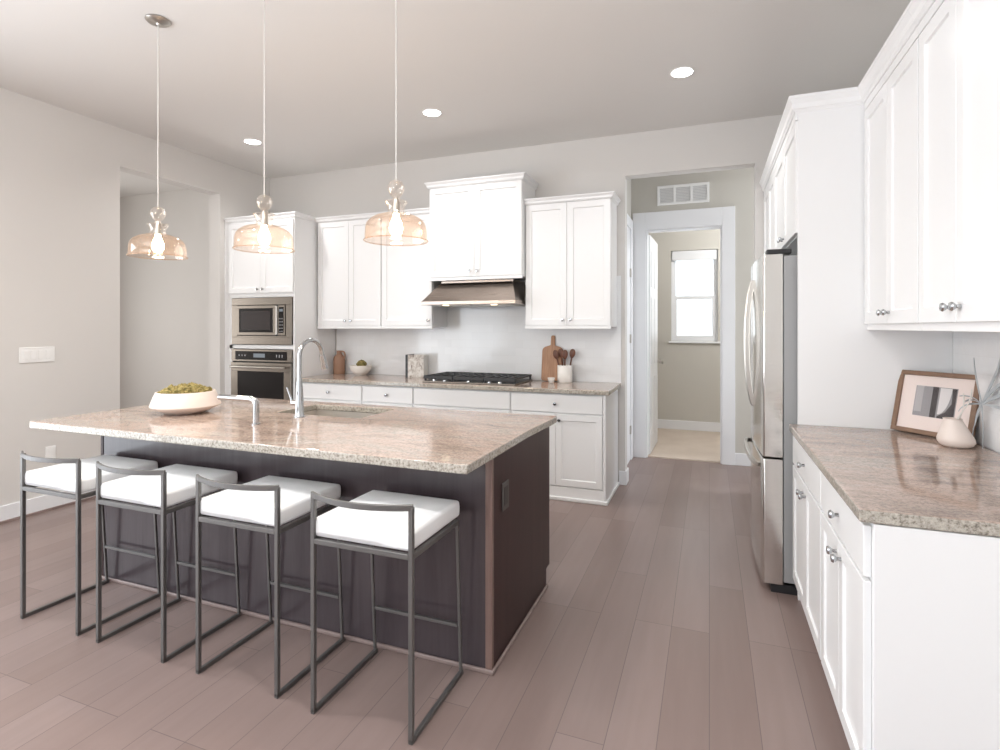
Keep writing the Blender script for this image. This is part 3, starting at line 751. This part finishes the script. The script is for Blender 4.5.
# ---------------- pendants
def make_pendant():
    r = empty('pendant_light', (0, 0, HC))
    z = lambda v: v-(HC-1.815)                     # heights given above the rim at 1.80
    MB().lathe([(.001, 0), (.062, 0), (.064, -.006), (.052, -.016), (.012, -.022), (.008, -.03), (.001, -.03)], (0, 0, 0), 32).build('canopy', M['nickel'], r)
    MB().tube([(0, 0, -.025), (0, 0, z(.275))], .0028, 8).build('cord', mat('silver_cord', (.62, .60, .57), .5), r)
    sh = [(.146, 0), (.142, .010), (.1415, .03), (.140, .055), (.134, .078), (.120, .096), (.095, .111), (.065, .121), (.043, .127)]
    outer = [(a, z(b)) for a, b in sh]
    s = MB().lathe(outer, (0, 0, 0), 48).build('glass_shade', M['amber'], r)
    MB().lathe([(.1465, z(-.003)), (.149, z(0)), (.1465, z(.003)), (.1440, z(0)), (.1465, z(-.003))], (0, 0, 0), 48).build('rim', M['amber'], s)
    MB().lathe([(.043, z(.127)), (.037, z(.14)), (.041, z(.160)), (.053, z(.178)), (.052, z(.182)), (.036, z(.184)), (.016, z(.190)), (.015, z(.200)), (.028, z(.214)), (.038, z(.234)), (.038, z(.252)), (.028, z(.271)), (.008, z(.282))], (0, 0, 0), 36).build('glass_finial', M['clear'], r)
    MB().lathe([(.001, z(.20)), (.008, z(.20)), (.012, z(.19)), (.018, z(.175)), (.018, z(.125)), (.001, z(.125))], (0, 0, 0), 20).build('socket', M['nickel'], r)
    bl = MB().lathe([(.001, z(.020)), (.016, z(.025)), (.028, z(.042)), (.031, z(.06)), (.026, z(.083)), (.016, z(.105)), (.013, z(.124)), (.001, z(.125))], (0, 0, 0), 24).build('bulb', M['bulb'], r)
    l = bpy.data.lights.new('bulb_light', 'POINT'); l.energy = 5; l.color = (1, .80, .56); l.shadow_soft_size = .03
    lo = bpy.data.objects.new('bulb_light', l); C.objects.link(lo); lo.parent = r; lo.location = (0, 0, z(-.03))
    return r
pd = make_pendant()
for i, (px, lab) in enumerate(((-2.906, 'amber glass dome pendant, leftmost, hanging before the left opening'), (-2.135, 'amber glass dome pendant, middle, before the oven tower'), (-1.352, 'amber glass dome pendant, rightmost, left of the range hood cabinet'))):
    o = pd if i == 0 else copy_tree(pd)
    o.location = (px, 2.18, HC); tag(o, lab, 'pendant light', 'pendant lights over the island')

# ---------------- recessed downlights
def make_down():
    r = empty('recessed_downlight')
    MB().lathe([(.052, -.002), (.070, -.004), (.078, -.004), (.081, 0), (.052, 0)], (0, 0, 0), 32).build('trim_ring', M['plastic'], r)
    MB().lathe([(.001, -.007), (.055, -.0065), (.069, -.0045), (.069, -.0035), (.001, -.0035)], (0, 0, 0), 32).build('lens', M['downlight'], r)
    l = bpy.data.lights.new('downlight_beam', 'SPOT'); l.energy = 40; l.color = (.98, .97, .95); l.spot_size = math.radians(150); l.spot_blend = .8; l.shadow_soft_size = .05
    lo = bpy.data.objects.new('downlight_beam', l); C.objects.link(lo); lo.parent = r; lo.location = (0, 0, -.02)
    return r
dn = make_down()
bright = [c for c in kids(dn) if c.type == 'LIGHT'][0].data.copy(); bright.energy = 50
for i, (px, py, lab) in enumerate(((-.173, 3.90, 'round recessed ceiling light on right, before the hall opening'), (-2.09, 3.91, 'round recessed ceiling light in the middle, near range wall'), (-3.98, 3.92, 'round recessed ceiling light on left, behind middle pendant cord'),
        (-.65, 1.30, 'added recessed ceiling light, out of view above the right counter'), (-2.30, 1.30, 'added recessed ceiling light, out of view above the island stools'), (-3.98, 1.30, 'added recessed ceiling light, out of view above the stools by left wall'),
        )):
    o = dn if i == 0 else copy_tree(dn)
    if i >= 3:                                    # unseen nearer row, added and set brighter to lift the base cabinets
        for ch in kids(o):
            if ch.type == 'LIGHT': ch.data = bright
    o.location = (px, py, HC-.0005); tag(o, lab, 'ceiling light', 'recessed lights in the ceiling')

# ---------------- wall fittings
sw = empty('light_switch', (XL+.0005, 2.61, 1.207), PI/2); tag(sw, 'wide white multi-gang switch plate on the left wall', 'light switch')
MB().box(-.118, .118, -.006, 0, -.058, .058).build('cover_plate', M['plastic'], sw, bevel=.003)
for i in range(4): MB().box(-.095+i*.05, -.061+i*.05, -.010, -.0062, -.034, .034).build('rocker', M['plastic'], sw, bevel=.0015)
ou = empty('wall_outlet', (XL+.0005, 2.70, .435), PI/2); tag(ou, 'white wall outlet low on left wall behind the leftmost stool', 'outlet')
MB().box(-.035, .035, -.006, 0, -.058, .058).build('cover_plate', M['plastic'], ou, bevel=.003)
for s_ in (-1, 1): MB().box(-.017, .017, -.008, -.0062, s_*.024-.014, s_*.024+.014).build('receptacle', M['plastic'], ou, bevel=.003)
vt = empty('return_air_vent', (-.262, 6.0995, 2.83)); tag(vt, 'white return air grille above the hall door casing', 'vent')
f = frame(MB(), -.262, .262, -.105, .105, -.012, 0, .026)
for xx in (-.085, .085): f.box(xx-.012, xx+.012, -.012, 0, -.08, .08)
f.build('frame', M['plastic'], vt, bevel=.002)
sl = MB()
for i in range(10):
    z_ = -.074+i*.0162; sl.poly([(-.236, -.009, z_), (-.236, -.002, z_+.010), (-.236, -.001, z_+.009), (-.236, -.008, z_-.001)], (.472, 0, 0))
sl.build('louvres', M['plastic'], vt)
MB().box(-.236, .236, -.0008, -.0002, -.08, .08).build('backing', mat('vent_shadow', (.6, .6, .61), .8), vt)

# ---------------- things on the island
bw = empty('serving_bowl', (-2.88, 2.335, .9145)); tag(bw, 'large cream tapered bowl filled with moss on the island', 'bowl'); bw.scale = (.87, .87, 1.12)
MB().lathe([(.001, .0), (.115, .0), (.12, .002), (.208, .034), (.213, .040), (.212, .046), (.178, .112), (.172, .113), (.168, .108), (.196, .050), (.11, .015), (.001, .013)], (0, 0, 0), 64).build('bowl_shell', M['ceramic'], bw)
random.seed(4)
mb = MB()
for i in range(230):
    a = random.random()*2*PI; rr = .158*math.sqrt(random.random()); s_ = random.uniform(.010, .022)
    zz = .098+.035*(1-(rr/.165)**2)+random.uniform(-.006, .006)
    t_ = bmesh.ops.create_icosphere(mb.bm, subdivisions=1, radius=s_, matrix=Matrix.Translation((rr*math.cos(a), rr*math.sin(a), zz)))
    for v in t_['verts']: v.co += Vector((random.uniform(-1, 1), random.uniform(-1, 1), random.uniform(-1, 1)))*s_*.22
mb.lathe([(.001, .105), (.10, .10), (.155, .085)], (0, 0, 0), 24)
ms = mb.build('moss', M['moss'], None, loc=(-2.88, 2.335, .9145), smooth=True)
ms.scale = (.87, .87, 1.12)
tag(ms, 'olive green moss mounded inside the large cream bowl', 'moss', kind='stuff')

# ---------------- things on the range counter
Z0 = .9145
j = empty('clay_jug', (-3.742, 4.885, Z0)); tag(j, 'small brown clay jug in counter corner by the oven tower', 'jug')
MB().lathe([(.001, 0), (.050, 0), (.054, .006), (.055, .12), (.050, .142), (.032, .160), (.024, .170), (.025, .192), (.030, .197), (.021, .197), (.019, .17), (.001, .165)], (0, 0, 0), 32).build('jug_body', M['clay'], j)
MB().tube(bez((.022, 0, .188), (.06, 0, .20), (.075, 0, .16), (.052, 0, .130), 10), .007, 10).build('handle', M['clay'], j)
b2 = empty('fruit_bowl', (-3.425, 4.83, Z0)); tag(b2, 'small white footed bowl beside the brown jug', 'bowl')
MB().lathe([(.001, 0), (.045, 0), (.048, .006), (.060, .014), (.088, .045), (.096, .085), (.092, .085), (.083, .047), (.05, .02), (.001, .018)], (0, 0, 0), 40).build('bowl_shell', M['ceramic_w'], b2)
random.seed(9); mb = MB()
for i in range(70):
    a = random.random()*2*PI; e = random.random()*PI/2; rr = .045; s_ = random.uniform(.009, .015)
    t_ = bmesh.ops.create_icosphere(mb.bm, subdivisions=1, radius=s_, matrix=Matrix.Translation((.008+rr*math.cos(a)*math.cos(e), rr*math.sin(a)*math.cos(e), .104+.044*math.sin(e))))
    for v in t_['verts']: v.co += Vector((random.uniform(-1, 1), random.uniform(-1, 1), random.uniform(-1, 1)))*s_*.25
bmesh.ops.create_icosphere(mb.bm, subdivisions=2, radius=.050, matrix=Matrix.Translation((.008, 0, .095)))
tag(mb.build('moss_ball', M['moss'], None, loc=(-3.425, 4.83, Z0), smooth=True), 'round green moss ball resting in the small white bowl', 'plant')

def cover_mat():
    m = mat('grey_photo_cover', (.6, .58, .55), .35); N, L, b = nodes(m)
    f = noise(m, coords(m, (1, 1, .6)), 22, 4, .7, .6)
    L.new(ramp(m, [(.36, (.16, .13, .12)), (.44, (.46, .41, .37)), (.54, (.70, .67, .63)), (.7, (.80, .79, .77))], f).outputs[0], b.inputs['Base Color']); return m
bk = empty('cookbook', (-2.83, 4.84, Z0), math.radians(8)); tag(bk, 'upright book with black spine and grey cover left of cooktop', 'book')
MB().box(-.022, .006, -.10, .10, 0, .245).build('spine', M['black'], bk, bevel=.002)
MB().poly([(.006, -.095, .0), (.165, -.055, .0), (.165, .09, .0), (.006, .095, 0)], (0, 0, .238)).build('pages', mat('page_paper', (.80, .78, .74), .7), bk)
MB().poly([(.006, -.100, .0), (.17, -.060, .0), (.17, -.056, .0), (.006, -.096, 0)], (0, 0, .245)).build('cover', cover_mat(), bk)

cb = empty('cutting_board', (-1.368, 4.885, Z0+.004)); cb.scale = (1.32, 1, 1.10); tag(cb, 'wooden cutting board with handle leaning on the backsplash', 'cutting board')
out = []
def arc(cx, cz, r, a0, a1, n=6): return [(cx+r*math.cos(math.radians(a0+(a1-a0)*i/n)), 0, cz+r*math.sin(math.radians(a0+(a1-a0)*i/n))) for i in range(n+1)]
out += arc(.055, .022, .02, -90, 0); out += arc(.035, .255, .04, 0, 80); out += [(.015, 0, .305)]+arc(.0, .375, .014, 0, 180)+[(-.015, 0, .305)]
out += arc(-.035, .255, .04, 100, 180); out += arc(-.055, .022, .02, 180, 270)
cbo = MB().poly(out, (0, .016, 0)).build('board', M['board'], cb, bevel=.003); cbo.rotation_euler = (math.radians(-9), 0, 0)
cr = empty('utensil_crock', (-1.232, 4.86, Z0)); cr.scale = (1.1, 1.1, 1.1); tag(cr, 'white ceramic crock standing right of the cutting board', 'crock')
MB().lathe([(.001, 0), (.058, 0), (.062, .005), (.062, .138), (.060, .142), (.056, .142), (.055, .012), (.001, .010)], (0, 0, 0), 40).build('crock_body', M['ceramic_w'], cr)
for i, (dx, dy, tx, ty, hh, lab) in enumerate(((-.02, .0, -.38, .05, .23, 'dark wooden spoon in white crock, leaning farthest left'), (-.012, .02, -.17, .1, .235, 'dark wooden spoon in white crock, second from left'),
                                 (.0, -.01, .02, .0, .225, 'wooden spoon standing upright in middle of white crock'), (.022, .01, .26, .04, .235, 'dark wooden spoon in white crock, leaning farthest right'))):
    s = empty('wooden_spoon', (-1.232+dx, 4.86+dy, Z0+.016)); s.scale = (1.35, 1.35, 1.28); s.rotation_euler = (0, tx*.7, 0)
    tag(s, lab, 'spoon', 'wooden spoons in the crock')
    MB().tube([(0, 0, 0), (0, 0, hh-.06)], .0055, 8).build('handle', M['spoon'], s)
    b = bmesh.new(); bmesh.ops.create_uvsphere(b, u_segments=14, v_segments=10, radius=1)
    for v in b.verts:
        x, y, z = v.co; v.co = (x*.020*(1+.15*z), y*.006-(.004*(1-x*x) if y > 0 else 0), hh-.04+z*.034)
    q = MB(); q.bm.free(); q.bm = b; q.sm = True; q.build('spoon_head', M['spoon'], s, smooth=True)
cu = MB().lathe([(.001, 0), (.020, 0), (.024, .004), (.033, .045), (.031, .045), (.022, .008), (.001, .006)], (0, 0, 0), 28).build('small_cup', M['ceramic_w'], None, loc=(-1.335, 4.765, Z0))
j.scale = (1.2, 1.0, 1.27); b2.scale = (1.2, 1.2, 1.2); bk.scale = (.95, .9, .93)
tag(cu, 'tiny white cup in front of the cutting board', 'cup')

# ---------------- right counter: picture frame, vase, branches
A = Vector((.828, 3.165, Z0)); B = Vector((1.047, 2.893, Z0))
ang = math.atan2(B.y-A.y, B.x-A.x); Lf = (B-A).length; tilt = math.radians(-13)
pf = empty('picture_frame', tuple(A-Vector((math.cos(ang), math.sin(ang), 0))*0+Vector((0, 0, .005)))); pf.rotation_euler = (tilt, 0, ang)
tag(pf, 'walnut picture frame with grey abstract print leaning in counter corner', 'picture frame')
Hf = .295
frame(MB(), 0, Lf, 0, Hf, -.009, .009, .021).build('frame', M['frame_wood'], pf, bevel=.002)
MB().box(.018, Lf-.018, .001, .004, .018, Hf-.018).build('mat_board', mat('pale_mat', (.78, .67, .63), .6), pf)
g = .0; pa = .085; pb = Lf-.085; pz0, pz1 = .085, Hf-.068; pw = pb-pa
pr = MB().box(pa, pb, .0002, .0008, pz0, pz1).build('print', mat('print_grey', (.27, .26, .27), .5), pf)
dk = mat('print_dark', (.035, .028, .032), .5); lt = mat('print_light', (.66, .63, .63), .5)
MB().box(pa+pw*.42, pa+pw*.56, -.0004, .0001, pz0, pz1).build('dark_band', dk, pr)
MB().box(pa+pw*.02, pa+pw*.2, -.0004, .0001, pz0+.02, pz1).build('pale_band', mat('print_mid', (.40, .38, .39), .5), pr)
hzz = pz1-pz0
pts = [(pa+pw*.60, -.0004, pz0+hzz*.12)]+[(pa+pw*(.60+.27*math.sin(t_*PI/2/8)), -.0004, pz0+hzz*(.12+.86*(1-math.cos(t_*PI/2/8)))) for t_ in range(1, 9)]+[(pa+pw*.60, -.0004, pz0+hzz*.98)]
MB().poly(pts, (0, .0005, 0)).build('pale_arc', lt, pr)
pts = [(pa+pw*.98, -.0003, pz0+hzz*.98), (pa+pw*.88, -.0003, pz0+hzz*.98), (pa+pw*.9, -.0003, pz0+hzz*.5), (pa+pw*.78, -.0003, pz0+hzz*.22), (pa+pw*.60, -.0003, pz0+hzz*.06), (pa+pw*.60, -.0003, pz0), (pa+pw*.98, -.0003, pz0)]
MB().poly(pts[::-1], (0, .0004, 0)).build('dark_arc', dk, pr)
MB().box(.019, Lf-.019, -.0042, -.0036, .019, Hf-.019).build('glazing', thin_glass('picture_glass', (1, 1, 1), .015), pf)

vs = empty('bud_vase', (.968, 2.825, Z0)); vs.scale = (.9, .9, 1.02); tag(vs, 'cream cone-shaped bud vase in front of the picture frame', 'vase')
vb = MB().lathe([(.001, 0), (.048, 0), (.062, .007), (.072, .022), (.071, .034), (.056, .066), (.042, .094), (.036, .108), (.037, .116), (.033, .116), (.031, .106), (.04, .08), (.001, .06)], (0, 0, 0), 44).build('vase_body', M['ceramic'], vs)
for v in vb.data.vertices: k_ = max(0, v.co.z-.02); v.co.x -= k_*.16; v.co.y -= k_*.06      # the neck sits off centre
# curved pale leaf blades rising from the vase
lf = MB()
def blade(pts, w, n=12, up=(0, 1, 0)):
    q = bez(*pts, n=n); ws = [(w*math.sin(PI*min(1, .12+.88*(1-abs(2*i/n-1))))*.5+.0012, .0012) for i in range(n+1)]
    lf.tube(q, ws, square=True, up=up)
blade(((0, 0, .09), (.005, -.01, .15), (.05, -.02, .16), (.055, -.01, .24)), .008)
blade(((0, 0, .09), (.02, 0, .13), (.035, 0, .17), (.03, .01, .22)), .008)
lf.build('grass_blade', mat('pale_reed', (.66, .63, .58), .5), vs)
# silver dried plant
ap = empty('dried_plant', (1.045, 2.80, Z0)); tag(ap, 'silvery dried plant with long curled leaves right of the vase', 'plant')
c0 = Vector((0.0, 0.0, .185))
lm = MB(); random.seed(3)
lm.tube([(.01, .02, 0), (.008, .01, .08), (0, 0, .185)], .0018, 8); lm.tube([(-.03, .01, 0), (-.025, .01, .08), (0, 0, .185)], .0014, 8)
silver = mat('silver_leaf', (.42, .45, .47), .4)
for i, (dx, dy, dz, L_, w) in enumerate(((-.10, .05, .75, .20, .010), (.15, -.3, .75, .24, .016), (.25, -.75, .35, .22, .014), (.1, -.9, -.02, .22, .010), (-.5, .5, .35, .08, .012), (-.6, .5, -.25, .09, .012), (-.1, .3, -.7, .09, .012), (.2, -.5, .55, .17, .016), (-.3, .7, .1, .08, .012))):
    d_ = Vector((dx, dy, dz)).normalized(); side = Vector((random.uniform(-.3, .3), random.uniform(-.3, .3), random.uniform(.1, .5)))
    q = bez(c0, c0+d_*L_*.4+side*.03, c0+d_*L_*.75+side*.02, c0+d_*L_-side*.03, 12)
    q = [Vector((min(p.x, .030), p.y, max(p.z, .012))) for p in q]
    n = len(q); lm.tube(q, [(w*.5*math.sin(PI*(.1+.88*k/(n-1)))+.001, .0012) for k in range(n)], square=True, up=(0, 1, .3))
lm.build('leaves', silver, ap)
